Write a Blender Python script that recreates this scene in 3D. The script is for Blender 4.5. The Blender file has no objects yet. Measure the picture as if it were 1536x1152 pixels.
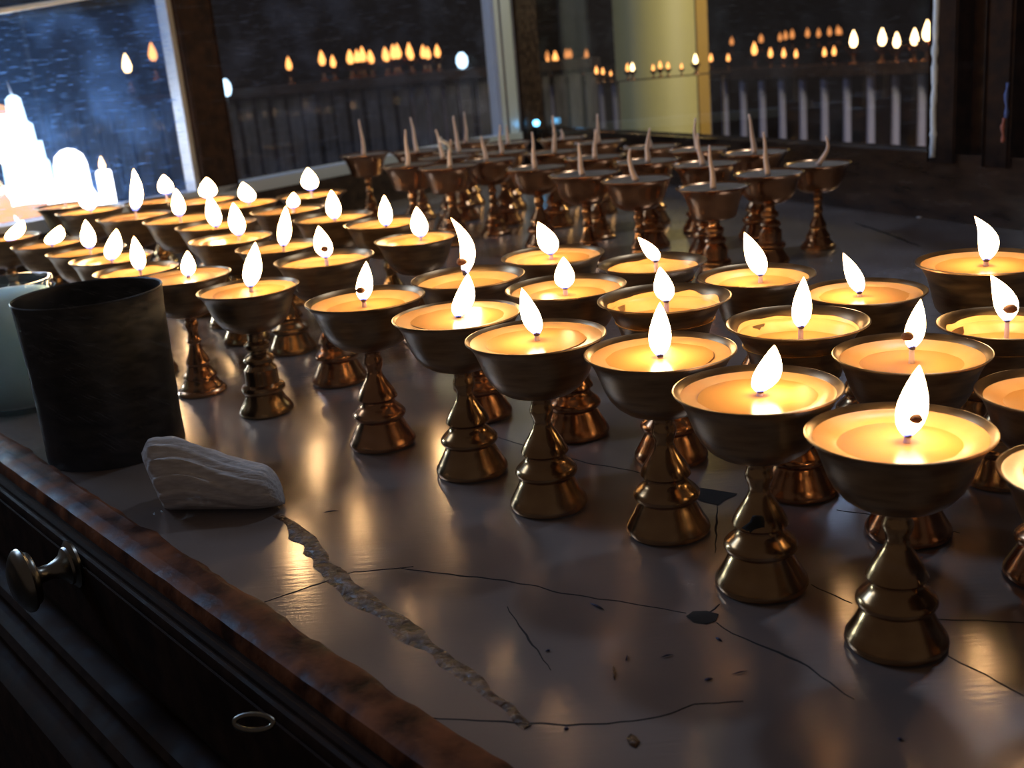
import bpy, math, random
from mathutils import Vector, Matrix, noise
# ---------------------------------------------------------------- camera, world, lights, exposure
K = 0.04            # one unit (the radius of a lamp's rim) in metres
sc = bpy.context.scene
COL = sc.collection
RND = random.Random(7)
CAM_H, PITCH, ROLL = 6.551, math.radians(16.708), math.radians(-5.051)
fw = Vector((0, math.cos(PITCH), -math.sin(PITCH)))
rt = Vector((1, 0, 0)); up = rt.cross(fw)
rt2 = math.cos(ROLL)*rt + math.sin(ROLL)*up
up2 = -math.sin(ROLL)*rt + math.cos(ROLL)*up
cd = bpy.data.cameras.new('camera'); cam = bpy.data.objects.new('camera', cd); COL.objects.link(cam)
cd.sensor_width = 36; cd.lens = 36*1685.64/1536; cd.clip_start = 0.01; cd.clip_end = 60
cd.dof.use_dof = True; cd.dof.focus_distance = 15.5*K; cd.dof.aperture_fstop = 14
m = Matrix((rt2, up2, -fw)).transposed().to_4x4(); m.translation = Vector((0, 0, CAM_H*K)); cam.matrix_world = m
sc.camera = cam
sc.view_settings.view_transform = 'Standard'; sc.view_settings.look = 'None'
sc.view_settings.exposure = 1.35; sc.view_settings.gamma = 1; sc.view_settings.use_curve_mapping = False
sc.cycles.use_denoising = True
sc.cycles.sample_clamp_indirect = 3
sc.cycles.max_bounces = 9; sc.cycles.transparent_max_bounces = 16; sc.cycles.diffuse_bounces = 3; sc.cycles.glossy_bounces = 4
sc.cycles.caustics_reflective = False; sc.cycles.caustics_refractive = False
w = bpy.data.worlds.new('night'); sc.world = w; w.use_nodes = True
w.node_tree.nodes['Background'].inputs[0].default_value = (0.66, 0.5, 0.42, 1)
w.node_tree.nodes['Background'].inputs[1].default_value = 0.032

FLAME = 21.0
def area(name, loc, target, size, power, color):
    l = bpy.data.lights.new(name, 'AREA'); l.energy = power; l.size = size*K; l.color = color
    o = bpy.data.objects.new(name, l); COL.objects.link(o); o.location = Vector(loc)*K
    o.rotation_euler = (Vector(target)-Vector(loc)).to_track_quat('-Z', 'Y').to_euler()
    return o
# cool daylight-coloured tube light out in the hall, beyond the left glass, and a cool source at the left; the rest are unseen fill lights
area('cool_hall_light', (-56, 66, 46), (-8, 34, 1), 16, 9.0, (.36, .58, 1))
area('cool_side_window', (-40, 38, 28), (4, 46, 3), 10, 1.6, (.6, .76, 1))
area('jar_fill_light', (-24, 40, 4), (-10, 24, 1.5), 4, 2.0, (.65, .86, 1))  # unseen light added to brighten the jar
area('cool_right_window', (21, 43, 46), (14, 36, 5), 4, 2.6, (.6, .75, 1))  # no window here: unseen light added for the wavy pane-edge strip
area('column_fill_light', (33, 63, 24), (13, 85, 1), 7, 5.0, (1, .92, .50))  # unseen lamp added to light the yellow column
area('railing_fill_light', (36, 72, 20), (32, 98, 0), 8, 2.5, (.85, .82, 1))  # unseen cool-white light aimed at the railing to brighten its bars

# ---------------------------------------------------------------- materials
def mat(name, base=(.5,.5,.5), rough=.5, metal=0., **kw):
    mt = bpy.data.materials.new(name); mt.use_nodes = True
    b = mt.node_tree.nodes['Principled BSDF']
    b.inputs['Base Color'].default_value = (*base, 1); b.inputs['Roughness'].default_value = rough; b.inputs['Metallic'].default_value = metal
    for k, v in kw.items(): b.inputs[k.replace('_', ' ')].default_value = v
    return mt
def nn(mt, t, **kw):
    n = mt.node_tree.nodes.new(t)
    for k, v in kw.items():
        if hasattr(n, k): setattr(n, k, v)
        else: n.inputs[k].default_value = v
    return n
def noisy(mt, c1, c2, scale=8, r=None, stretch=(1,1,1), detail=6, bump=0, lo=.35, hi=.65):
    "colour (and roughness) vary with object-space noise"
    nt = mt.node_tree; L = nt.links; b = nt.nodes['Principled BSDF']
    tc = nn(mt, 'ShaderNodeTexCoord'); mp = nn(mt, 'ShaderNodeMapping'); mp.inputs['Scale'].default_value = stretch
    L.new(tc.outputs['Object'], mp.inputs[0])
    no = nn(mt, 'ShaderNodeTexNoise'); no.inputs['Scale'].default_value = scale; no.inputs['Detail'].default_value = detail
    L.new(mp.outputs[0], no.inputs['Vector'])
    cr = nn(mt, 'ShaderNodeValToRGB'); e = cr.color_ramp.elements
    e[0].position = lo; e[0].color = (*c1, 1); e[1].position = hi; e[1].color = (*c2, 1)
    L.new(no.outputs[0], cr.inputs[0]); L.new(cr.outputs[0], b.inputs['Base Color'])
    if r:
        mr = nn(mt, 'ShaderNodeMapRange'); mr.inputs[3].default_value = r[0]; mr.inputs[4].default_value = r[1]
        mr.inputs[1].default_value = .3; mr.inputs[2].default_value = .7
        L.new(no.outputs[0], mr.inputs[0]); L.new(mr.outputs[0], b.inputs['Roughness'])
    if bump:
        bp = nn(mt, 'ShaderNodeBump'); bp.inputs['Strength'].default_value = bump; bp.inputs['Distance'].default_value = .02
        L.new(no.outputs[0], bp.inputs['Height']); L.new(bp.outputs[0], b.inputs['Normal'])
    return mt
BRASS = noisy(mat('aged_brass', metal=1), (.32, .19, .09), (.47, .30, .14), 1.6, (.16, .27))
BOWLM = noisy(mat('brushed_brass_bowl', metal=1), (.25, .16, .085), (.38, .25, .125), 2.2, (.28, .42), (1, 1, 5))
COPPER = noisy(mat('reddish_brass', metal=1), (.38, .19, .09), (.54, .28, .13), 1.6, (.16, .27))
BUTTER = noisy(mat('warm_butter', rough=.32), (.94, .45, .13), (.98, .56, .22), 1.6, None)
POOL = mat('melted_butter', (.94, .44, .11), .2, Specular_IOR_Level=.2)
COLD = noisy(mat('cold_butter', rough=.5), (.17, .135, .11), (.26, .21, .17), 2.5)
WICK = mat('cotton_wick', (.85, .66, .58), .8)
WICKD = mat('burnt_wick', (.03, .03, .08), .7)
EMBER = mat('charred_ember', (.10, .035, .015), .9)
DARKW = noisy(mat('dark_varnished_wood', rough=.3), (.016, .008, .005), (.045, .022, .012), 3, (.28, .5), (1, 1, 1), bump=.03)
REDW = noisy(mat('worn_red_wood', rough=.4), (.035, .012, .006), (.24, .08, .03), 2.0, (.35, .6), (1, 1, 1), bump=.08)
PANW = noisy(mat('brown_panel_wood', rough=.5), (.016, .008, .005), (.036, .018, .010), 2.2, (.6, .8), bump=.03)
for m_ in (DARKW, REDW, PANW): m_.node_tree.nodes['Principled BSDF'].inputs['Specular IOR Level'].default_value = .3 if m_ is DARKW else .07
SILLW = noisy(mat('glossy_sill_wood', rough=.3), (.022, .012, .008), (.06, .032, .018), .6, (.12, .3), (1, 1, 4), bump=.02)
STEEL = mat('dull_nickel', (.22, .21, .18), .3, 1)
TRIM = mat('pale_trim', (.62, .68, .78), .35, .3)
BLACKTIN = noisy(mat('sooty_tin', metal=.6), (.008, .008, .009), (.032, .030, .030), 2, (.4, .6), (1, 1, 3), bump=.04)
CLOTH = noisy(mat('grey_white_cloth', rough=.85), (.60, .57, .56), (.78, .76, .76), 4, None, (1, 4, 4), bump=.2)
WAX = noisy(mat('brown_wax_seam', rough=.3), (.05, .022, .008), (.26, .15, .08), 4, (.10, .35), bump=.5)
CRACK = mat('dark_crack', (.012, .010, .008), .9)
BLUEW = mat('bluish_white_gloss', (.75, .86, 1), .2)

TABLE = mat('grey_table_sheet', (.2, .18, .18), .3, .5, Specular_IOR_Level=.8)
def table_mat():
    nt = TABLE.node_tree; L = nt.links; b = nt.nodes['Principled BSDF']
    tc = nn(TABLE, 'ShaderNodeTexCoord')
    n1 = nn(TABLE, 'ShaderNodeTexNoise'); n1.inputs['Scale'].default_value = .35; n1.inputs['Detail'].default_value = 3
    n2 = nn(TABLE, 'ShaderNodeTexNoise'); n2.inputs['Scale'].default_value = 2.2; n2.inputs['Detail'].default_value = 4
    mp = nn(TABLE, 'ShaderNodeMapping'); mp.inputs['Scale'].default_value = (1, 7, 1); mp.inputs['Rotation'].default_value = (0, 0, .6)
    L.new(tc.outputs['Object'], n1.inputs['Vector']); L.new(tc.outputs['Object'], mp.inputs[0]); L.new(mp.outputs[0], n2.inputs['Vector'])
    cr = nn(TABLE, 'ShaderNodeValToRGB'); e = cr.color_ramp.elements
    e[0].position = .3; e[0].color = (.37, .30, .265, 1); e[1].position = .7; e[1].color = (.46, .38, .34, 1)
    L.new(n1.outputs[0], cr.inputs[0]); L.new(cr.outputs[0], b.inputs['Base Color'])
    mr = nn(TABLE, 'ShaderNodeMapRange'); mr.inputs[1].default_value = .3; mr.inputs[2].default_value = .7; mr.inputs[3].default_value = .17; mr.inputs[4].default_value = .24
    L.new(n1.outputs[0], mr.inputs[0]); L.new(mr.outputs[0], b.inputs['Roughness'])
    bp = nn(TABLE, 'ShaderNodeBump'); bp.inputs['Strength'].default_value = .12; bp.inputs['Distance'].default_value = .001
    L.new(n2.outputs[0], bp.inputs['Height']); L.new(bp.outputs[0], b.inputs['Normal'])
table_mat()

def emit(name, color, strength):
    mt = bpy.data.materials.new(name); mt.use_nodes = True; nt = mt.node_tree; nt.nodes.clear()
    e = nt.nodes.new('ShaderNodeEmission'); o = nt.nodes.new('ShaderNodeOutputMaterial')
    e.inputs[0].default_value = (*color, 1); e.inputs[1].default_value = strength
    nt.links.new(e.outputs[0], o.inputs[0]); return mt
FLM = emit('flame', (1, .66, .30), FLAME)
def flame_mat():
    nt = FLM.node_tree; e = nt.nodes['Emission']
    tc = nn(FLM, 'ShaderNodeTexCoord'); sp = nn(FLM, 'ShaderNodeSeparateXYZ'); nt.links.new(tc.outputs['Generated'], sp.inputs[0])
    cr = nn(FLM, 'ShaderNodeValToRGB'); el = cr.color_ramp.elements
    el[0].position = 0; el[0].color = (.012, .014, .06, 1)
    el[1].position = .2; el[1].color = (1, .66, .32, 1)
    a = el.new(.08); a.color = (.035, .035, .11, 1)
    a = el.new(.90); a.color = (1, .62, .27, 1)
    a = el.new(1.0); a.color = (.30, .13, .04, 1)
    nt.links.new(sp.outputs[2], cr.inputs[0]); nt.links.new(cr.outputs[0], e.inputs[0])
flame_mat()
FARFLAME = emit('far_flame', (1, .38, .10), 1.3)
NEARFAR = emit('bright_far_flame', (1, .62, .28), 4)
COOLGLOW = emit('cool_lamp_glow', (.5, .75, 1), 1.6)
WARMGLOW = emit('warm_glow', (1, .45, .13), .7)
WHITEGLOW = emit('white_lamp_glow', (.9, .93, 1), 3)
BLUEGLOW = emit('blue_light', (.15, .55, 1), 2.5)


def thin_fresnel(nt, ior=1.5):
    "Fresnel of a thin pane, the same from both sides (no total reflection at the inner face)"
    g = nt.nodes.new('ShaderNodeNewGeometry'); f_ = nt.nodes.new('ShaderNodeFresnel'); m_ = nt.nodes.new('ShaderNodeMapRange')
    m_.inputs[3].default_value = ior; m_.inputs[4].default_value = 1/ior
    nt.links.new(g.outputs['Backfacing'], m_.inputs[0]); nt.links.new(m_.outputs[0], f_.inputs[0]); return f_
def glass_mat(name, dust, tint, scratch=1.0, ior=1.5):
    mt = bpy.data.materials.new(name); mt.use_nodes = True; nt = mt.node_tree; nt.nodes.clear(); L = nt.links
    N = nt.nodes.new
    out = N('ShaderNodeOutputMaterial'); tr = N('ShaderNodeBsdfTransparent'); gl = N('ShaderNodeBsdfGlossy'); gl.inputs['Roughness'].default_value = .02
    fr = thin_fresnel(nt, ior); mx = N('ShaderNodeMixShader')
    L.new(fr.outputs[0], mx.inputs[0]); L.new(tr.outputs[0], mx.inputs[1]); L.new(gl.outputs[0], mx.inputs[2])
    df = N('ShaderNodeBsdfDiffuse'); tl = N('ShaderNodeBsdfTranslucent'); ad = N('ShaderNodeMixShader'); ad.inputs[0].default_value = .5
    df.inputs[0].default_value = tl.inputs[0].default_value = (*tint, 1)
    L.new(df.outputs[0], ad.inputs[1]); L.new(tl.outputs[0], ad.inputs[2])
    tc = N('ShaderNodeTexCoord')
    n1 = N('ShaderNodeTexNoise'); n1.inputs['Scale'].default_value = .5; n1.inputs['Detail'].default_value = 8
    L.new(tc.outputs['Object'], n1.inputs['Vector'])
    m1 = N('ShaderNodeMapRange'); m1.inputs[1].default_value = .46; m1.inputs[2].default_value = .72; m1.inputs[3].default_value = dust*.2; m1.inputs[4].default_value = dust
    L.new(n1.outputs[0], m1.inputs[0])
    tot = m1.outputs[0]
    for rot, sx, sc_ in (((.2, .5, .3), 16, 1.5), ((.9, 1.6, .8), 22, 1.1), ((1.4, .3, .1), 26, .9)):       # fine scratches
        mp = N('ShaderNodeMapping'); mp.inputs['Rotation'].default_value = rot; mp.inputs['Scale'].default_value = (1, 1, sx)
        L.new(tc.outputs['Object'], mp.inputs[0])
        n2 = N('ShaderNodeTexNoise'); n2.inputs['Scale'].default_value = sc_; n2.inputs['Detail'].default_value = 5; L.new(mp.outputs[0], n2.inputs['Vector'])
        m2 = N('ShaderNodeMapRange'); m2.inputs[1].default_value = .64; m2.inputs[2].default_value = .70; m2.inputs[3].default_value = 0; m2.inputs[4].default_value = dust*1.6*scratch
        L.new(n2.outputs[0], m2.inputs[0])
        s = N('ShaderNodeMath'); s.operation = 'ADD'; L.new(tot, s.inputs[0]); L.new(m2.outputs[0], s.inputs[1]); tot = s.outputs[0]
    m3 = N('ShaderNodeMixShader'); L.new(tot, m3.inputs[0]); L.new(mx.outputs[0], m3.inputs[1]); L.new(ad.outputs[0], m3.inputs[2])
    L.new(m3.outputs[0], out.inputs[0]); return mt
GLASS_L = glass_mat('dusty_scratched_bluelit_glass', .22, (.22, .46, 1))  # blue light haze is put into the dust colour
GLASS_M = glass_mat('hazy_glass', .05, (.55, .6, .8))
GLASS_R = glass_mat('clearer_glass', .02, (.7, .8, 1))
GLASS_F = glass_mat('front_glass', .008, (.6, .7, 1), 1.0, 1.07)

# ---------------------------------------------------------------- mesh helpers (all lengths in units of K)
def mesh(name, verts, faces, mt, smooth=True):
    me = bpy.data.meshes.new(name); me.from_pydata([tuple(v) for v in verts], [], faces); me.update()
    import bmesh
    bm = bmesh.new(); bm.from_mesh(me); bmesh.ops.recalc_face_normals(bm, faces=bm.faces); bm.to_mesh(me); bm.free()
    if mt: me.materials.append(mt)
    if smooth:
        for p in me.polygons: p.use_smooth = True
    return me
def obj(name, me, parent=None, loc=None):
    o = bpy.data.objects.new(name, me); COL.objects.link(o)
    if parent: o.parent = parent
    if loc is not None: o.location = loc
    return o
def tag(o, label=None, cat=None, group=None, kind=None):
    for k, v in (('label', label), ('category', cat), ('group', group), ('kind', kind)):
        if v: o[k] = v
    return o
def empty(name, loc, s=1.0, rz=0):
    o = bpy.data.objects.new(name, None); COL.objects.link(o); o.empty_display_size = .01
    o.location = Vector(loc)*K; o.scale = (K*s,)*3; o.rotation_euler = (0, 0, rz); return o
def lathe(name, prof, mt, n=40, wob=0, seed=0, close=False):
    vs, fs = [], []
    for i in range(n):
        a = 2*math.pi*i/n
        for r, z in prof:
            k = 1 + (wob*noise.noise(Vector((math.cos(a)*1.3+seed, math.sin(a)*1.3, z*1.1))) if wob else 0)
            vs.append((r*k*math.cos(a), r*k*math.sin(a), z))
    p = len(prof)
    for i in range(n):
        for j in range(p-1 if not close else p):
            fs.append((i*p+j, ((i+1) % n)*p+j, ((i+1) % n)*p+(j+1) % p, i*p+(j+1) % p))
    me = mesh(name, vs, fs, mt)
    return me
def sharpen(me, deg=38):
    me.update()
    import bmesh
    bm = bmesh.new(); bm.from_mesh(me)
    bmesh.ops.remove_doubles(bm, verts=bm.verts, dist=1e-5)
    for e in bm.edges:
        if len(e.link_faces) == 2 and e.calc_face_angle(0) > math.radians(deg): e.smooth = False
    bm.to_mesh(me); bm.free(); return me
def tube(name, pts, rads, mt, n=10, cap=True):
    vs, fs = [], []
    pts = [Vector(p) for p in pts]
    for i, p in enumerate(pts):
        d = (pts[min(i+1, len(pts)-1)]-pts[max(i-1, 0)]).normalized()
        a = d.cross(Vector((0, 1, 0)) if abs(d.y) < .9 else Vector((1, 0, 0))).normalized(); b = d.cross(a)
        for k in range(n):
            t = 2*math.pi*k/n; vs.append(p + rads[i]*(a*math.cos(t)+b*math.sin(t)))
    for i in range(len(pts)-1):
        for k in range(n):
            fs.append((i*n+k, i*n+(k+1) % n, (i+1)*n+(k+1) % n, (i+1)*n+k))
    if cap:
        fs.append(tuple(range(n))[::-1]); fs.append(tuple((len(pts)-1)*n+k for k in range(n)))
    return mesh(name, vs, fs, mt)
def frame_box(name, o, ax, x0, x1, y0, y1, z0, z1, mt, bevel=.03):
    "box along direction ax (unit 2d) from origin o; y is the perpendicular; coordinates in units"
    import bmesh
    ax = Vector((ax[0], ax[1], 0)).normalized(); pe = Vector((-ax.y, ax.x, 0)); o = Vector((*o[:2], 0))
    bm = bmesh.new(); bmesh.ops.create_cube(bm, size=1)
    for v in bm.verts:
        c = v.co; v.co = o + ax*(x0+(c.x+.5)*(x1-x0)) + pe*(y0+(c.y+.5)*(y1-y0)) + Vector((0, 0, z0+(c.z+.5)*(z1-z0)))
    if bevel: bmesh.ops.bevel(bm, geom=list(bm.edges), offset=bevel, segments=2, affect='EDGES', profile=.7)
    me = bpy.data.meshes.new(name); bm.normal_update(); bm.to_mesh(me); bm.free(); me.materials.append(mt); return me
def extrude(name, prof, o, ax, v0, v1, mt, n=60, wob=None):
    "sweep a (u,z) profile along ax from v0 to v1; u is measured along the outward normal"
    ax = Vector((ax[0], ax[1], 0)); no = Vector((-.7795, -.6264, 0)); o = Vector((*o[:2], 0)); vs, fs = [], []
    for i in range(n+1):
        v = v0+(v1-v0)*i/n
        for j, (u, z) in enumerate(prof):
            du, dz = wob(v, j) if wob else (0, 0)
            vs.append(o+ax*v+no*(u+du)+Vector((0, 0, z+dz)))
    p = len(prof)
    for i in range(n):
        for j in range(p-1): fs.append((i*p+j, (i+1)*p+j, (i+1)*p+j+1, i*p+j+1))
    fs.append(tuple(range(p))); fs.append(tuple(n*p+j for j in range(p))[::-1])
    return sharpen(mesh(name, vs, fs, mt), 30)
def ribbon(name, pts, wid, mt, z=.012, jit=0, h=.012):
    vs, fs = [], []
    P = []
    for i in range(len(pts)-1):
        a, b = Vector(pts[i]), Vector(pts[i+1])
        k = max(2, int((b-a).length/.12))
        P += [a.lerp(b, t/k) for t in range(k)]
    P.append(Vector(pts[-1])); n = len(P)
    for i, p in enumerate(P):
        d = (P[min(i+1, n-1)]-P[max(i-1, 0)]).normalized(); q = Vector((-d.y, d.x))
        s = noise.noise(Vector((i*.35, wid*9, 1)))*jit; w_ = wid*(.35+.65*math.sin(math.pi*min(1, (i+.5)/n)**.8))*(1+.5*noise.noise(Vector((i*.22, 3, 3))))*(1 if wid > .1 else .65)
        c = p+q*s
        vs += [(*(c+q*w_), 0), (*(c+q*w_*.5), h), (*(c-q*w_*.5), h), (*(c-q*w_), 0)]
    for i in range(n-1):
        for j in range(3): fs.append((4*i+j, 4*i+4+j, 4*i+5+j, 4*i+1+j))
    return mesh(name, vs, fs, mt)

def K_(o): o.scale = (K, K, K); return o
# ---------------------------------------------------------------- the hall around the case
tag(K_(obj('floor', mesh('floor', [(-260, -40, -24), (260, -40, -24), (260, 345, -24), (-260, 345, -24)], [(0, 1, 2, 3)], noisy(mat('dark_hall_floor'), (.02, .016, .013), (.05, .04, .035), .05, (.5, .8))))), kind='structure')
HW = noisy(mat('dark_hall_wall', rough=.8), (.012, .011, .012), (.035, .028, .024), .06)
tag(K_(obj('wall_back', mesh('wall_back', [(-260, 345, -24), (260, 345, -24), (260, 345, 110), (-260, 345, 110)], [(0, 1, 2, 3)], HW))), kind='structure')

# ---------------------------------------------------------------- worktop
FD = (-.6264, .7795)          # along the front edge, away from the camera
FO = (-2.33, 11.56)
RD = (-.404, .915); RO = (14.1, 36.3); LD = (-.633, -.774); LO = (2.0, 63.7)
top_pts = [(6.3, .82), (32.5, -5.5), (2.0, 63.7), (-21.3, 35.2)]
wt = empty('worktop', (2, 30, 0)); tag(wt, 'cracked grey sheet-covered worktop the butter lamps stand on', 'counter')
def rel(pts, o=(2, 30)): return [(p[0]-o[0], p[1]-o[1]) for p in pts]
tp = rel(top_pts)
obj('top_sheet', mesh('top_sheet', [(x, y, 0) for x, y in tp]+[(x, y, -.5) for x, y in tp], [(0, 1, 2, 3), (7, 6, 5, 4), (0, 4, 5, 1), (1, 5, 6, 2), (2, 6, 7, 3), (3, 7, 4, 0)], TABLE, False), wt)
CR = {
    'c1': [(-1.711, 13.746), (-0.325, 13.104), (0.816, 12.38), (1.303, 12.169), (1.813, 11.859)],
    'c1b': [(2.109, 11.565), (2.244, 11.294), (2.455, 11.035), (2.81, 10.594), (3.124, 9.799)],
    'c2': [(2.054, 11.798), (2.22, 11.999)],
    'c3': [(-1.189, 10.16), (-0.383, 9.964), (0.245, 9.798), (0.915, 9.742), (1.556, 9.962), (2.053, 9.932)],
    'c4': [(-0.351, 18.694), (0.265, 17.95), (0.808, 17.296), (1.874, 16.401), (2.496, 15.536)],
    'c4b': [(2.831, 15.022), (2.63, 14.166), (2.441, 13.353)],
    'c5': [(3.404, 12.274), (3.737, 11.733)],
    'c5b': [(4.347, 14.364), (4.903, 14.032), (5.637, 13.305)],
    'c6': [(4.34, 10.444), (4.575, 10.036), (4.761, 9.611)],
    'c8': [(4.538, 11.205), (4.965, 11.112), (5.393, 10.974)],
    'c9': [(11.761, 36.844), (12.003, 34.475), (12.123, 31.967)],
    'c10': [(-3.543, 13.033), (-3.075, 13.312), (-2.339, 13.75)],
    'scratch': [(-0.297, 12.397), (-0.053, 11.546), (0.145, 10.848)],
    'c11': [(-2.339, 13.75), (-1.532, 13.751)],
    'hole': [(1.789, 11.766), (1.892, 11.86), (2.048, 11.848), (2.168, 11.745), (2.107, 11.597), (1.988, 11.54), (1.847, 11.612)],
    'hole2': [(2.518, 15.663), (2.839, 15.456), (3.147, 15.228), (2.952, 15.044), (2.802, 14.88), (2.613, 15.047), (2.504, 15.248)],
    'seam': [(-3.733, 15.989), (-3.476, 15.484), (-3.203, 15.0), (-2.887, 14.335), (-2.604, 13.723), (-2.27, 13.122), (-1.835, 12.56), (-1.421, 11.862), (-0.929, 11.11), (-0.488, 10.397), (-0.123, 9.831)],
    'bits': [(0.781, 12.198), (0.821, 10.681), (2.054, 11.178), (1.789, 10.39), (0.869, 9.434), (0.24, 9.73), (0.139, 11.259), (3.345, 9.086), (-2.914, 15.91), (13.899, 36.761), (2.136, 10.464), (1.429, 10.924), (0.992, 10.956)],
}
for k, wd in (('c1', .022), ('c1b', .022), ('c2', .02), ('c3', .02), ('c4', .028), ('c4b', .02), ('c5', .018), ('c5b', .02), ('c6', .02), ('c8', .016), ('c9', .10), ('c10', .02), ('c11', .016), ('scratch', .016)):
    obj('crack', ribbon('crack', rel(CR[k]), wd, CRACK, jit=.06, h=.006), wt)
def patch(name, pts, mt, h=.008):
    c = sum((Vector(p) for p in pts), Vector((0, 0)))/len(pts); vs = [(c.x, c.y, h)]; n = 0
    for i in range(len(pts)):
        a, b = Vector(pts[i]), Vector(pts[(i+1) % len(pts)])
        for t in range(3):
            p = a.lerp(b, t/3); p = p+(p-c)*.12*noise.noise(Vector((p.x*6, p.y*6, 0))); vs.append((p.x, p.y, h)); n += 1
    return mesh(name, vs, [(0, i+1, (i+1) % n+1) for i in range(n)], mt, False)
for k in ('hole', 'hole2'): tag(obj('hole', patch('hole', rel(CR[k]), CRACK), wt), 'dark hole chipped through the grey sheet')
sm = ribbon('seam', rel(CR['seam']), .15, WAX, h=.016, jit=.08)
for v in sm.vertices:
    v.co.x += .05*noise.noise(v.co*3.1); v.co.y += .05*noise.noise(v.co*3.7)
tag(obj('seam', sm, wt), 'brown lumpy wax-filled seam across the sheet')
for i, p in enumerate(CR['bits']):
    a = RND.uniform(0, 3.1); l = (.14, .16, .06, .05, .12, .03, .03, .03, .12, .16, .10, .08, .07)[i]; t = (.02, .014, .02, .025, .06, .025, .02, .02, .02, .12, .008, .008, .01)[i]
    if i == 0: a = 2.2
    if i == 1: a = 1.5
    vs = [(p[0]+math.cos(a)*l*c-math.sin(a)*t*s_, p[1]+math.sin(a)*l*c+math.cos(a)*t*s_, z) for c, s_, z in ((1, 0, .01), (.4, 1, .012), (-.5, .8, .012), (-1, 0, .01), (-.4, -1, .012), (.5, -.7, .012), (0, 0, .03))]
    o = K_(obj('scrap' if i != 9 else 'pebble', mesh('scrap', [(v[0]-p[0], v[1]-p[1], v[2]) for v in vs], [(6, q, (q+1) % 6) for q in range(6)]+[(5, 4, 3, 2, 1, 0)], WICKD if i not in (1, 4, 9) else (CLOTH if i == 9 else WAX))))
    o.location = (p[0]*K, p[1]*K, 0.0)
    lab = ['dark curved wick shard lying beside the long crack', 'brown thin splinter on the bare grey sheet', 'tiny dark crumb below the round hole', 'tiny dark crumb right of the brown splinter', 'brown wax blot near the bottom edge of the picture', 'small black dot on the lowest curved crack', 'small black speck at the end of the straight scratch',
           'small black speck at the lower right corner', 'short brown shard between the cloth wad and the lamps', 'small pale pebble on the far right of the sheet', 'faint thin splinter below the front right lamps', 'faint thin splinter left of the tiny crumbs', 'faint thin splinter above the brown splinter'][i]
    tag(o, lab, 'debris')

# ---------------------------------------------------------------- glass display case
case = empty('display_case', (0, 0, 0)); tag(case, 'old dark wood and glass case enclosing the lamps', 'case')
def cp(name, me, lab=None, par=None): return tag(obj(name, me, par or case), lab)
cp('sill', frame_box('sill', RO, RD, -44, 30.2, -1.2, 0, 0, 2.05, SILLW, .08))
cp('sill', frame_box('sill', LO, LD, 0, 37.5, 0, 1.2, 0, 1.55, DARKW, .08))
cp('ledge', frame_box('ledge', LO, LD, 1.6, 37, -.1, 1.0, 1.55, 2.05, TRIM, .03), 'pale grey metal ledge strip')
# panes
cp('glass_pane', frame_box('glass_pane', RO, RD, .25, 28.6, -.55, -.45, 2.05, 15, GLASS_R, 0), 'clear pane on the right-hand side')
cp('glass_pane', frame_box('glass_pane', LO, LD, 2.85, 20.8, .45, .55, 2.05, 15, GLASS_M, 0), 'hazy pane next to the corner post')
cp('glass_pane', frame_box('glass_pane', LO, LD, 22.6, 37, .45, .55, 2.05, 15, GLASS_L, 0), 'scratched dusty pane with painted blue haze at far left')
cp('glass_pane', frame_box('glass_pane', FO, FD, -13, 30, .30, .36, .14, 15, GLASS_F, 0), 'front pane between camera and lamps')
# posts
cp('post', frame_box('post', LO, LD, -.6, 1.3, -.5, .9, 1.5, 15, DARKW, .06), 'black corner post')
cp('trim_strip', frame_box('trim_strip', LO, LD, 1.35, 2.35, -.15, .75, 2.05, 15, TRIM, .03), 'pale bluish white strip beside the corner post')
cp('trim_strip', frame_box('trim_strip', LO, LD, 2.45, 2.85, -.05, .7, 2.05, 15, TRIM, .03), 'thin pale strip beside the wide one')
cp('post', frame_box('post', LO, LD, 20.95, 22.5, -.1, 1.0, 1.9, 15, PANW, .06), 'brown intermediate post of the left side')
cp('trim_strip', frame_box('trim_strip', LO, LD, 20.65, 20.95, -.05, .6, 2.0, 15, TRIM, .02), 'thin blue-grey edge strip on the right of the brown post')
cp('trim_strip', frame_box('trim_strip', LO, LD, 22.5, 22.72, -.05, .6, 2.0, 15, TRIM, .02), 'thin blue-grey edge strip on the left of the brown post')
cp('post', frame_box('post', RO, RD, -.95, .1, -.8, .1, 1.9, 15, PANW, .05), 'brown post at the end of the clear pane')
cp('back_board', frame_box('back_board', RO, RD, -44, -.95, -.9, -.6, 1.9, 15, DARKW, .02), 'dark board right of the clear pane')
cp('post', frame_box('post', RO, RD, -3.0, -2.1, -.65, .05, 1.9, 15, PANW, .08), 'orange-brown post on the dark board')
cp('trim_strip', frame_box('trim_strip', RO, RD, -1.7, -1.62, -.65, -.4, 2.0, 15, PANW, .01))
# wavy bluish white strip painting light caught in the pane's glass edge
pts = []; rad = []
for i in range(90):
    z = 2.0+13*i/89; wv = .05*noise.noise(Vector((z*1.3, 0, 0)))
    pts.append((RO[0]-.04+wv+.02*(z-2)/5, RO[1]-.12, z)); rad.append(.125+.06*noise.noise(Vector((z*3.5, 5, 0))))
cp('edge_light_strip', tube('edge_light_strip', pts, rad, BLUEW, 8), 'wavy bluish white strip imitating lit glass down the pane edge')
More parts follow.
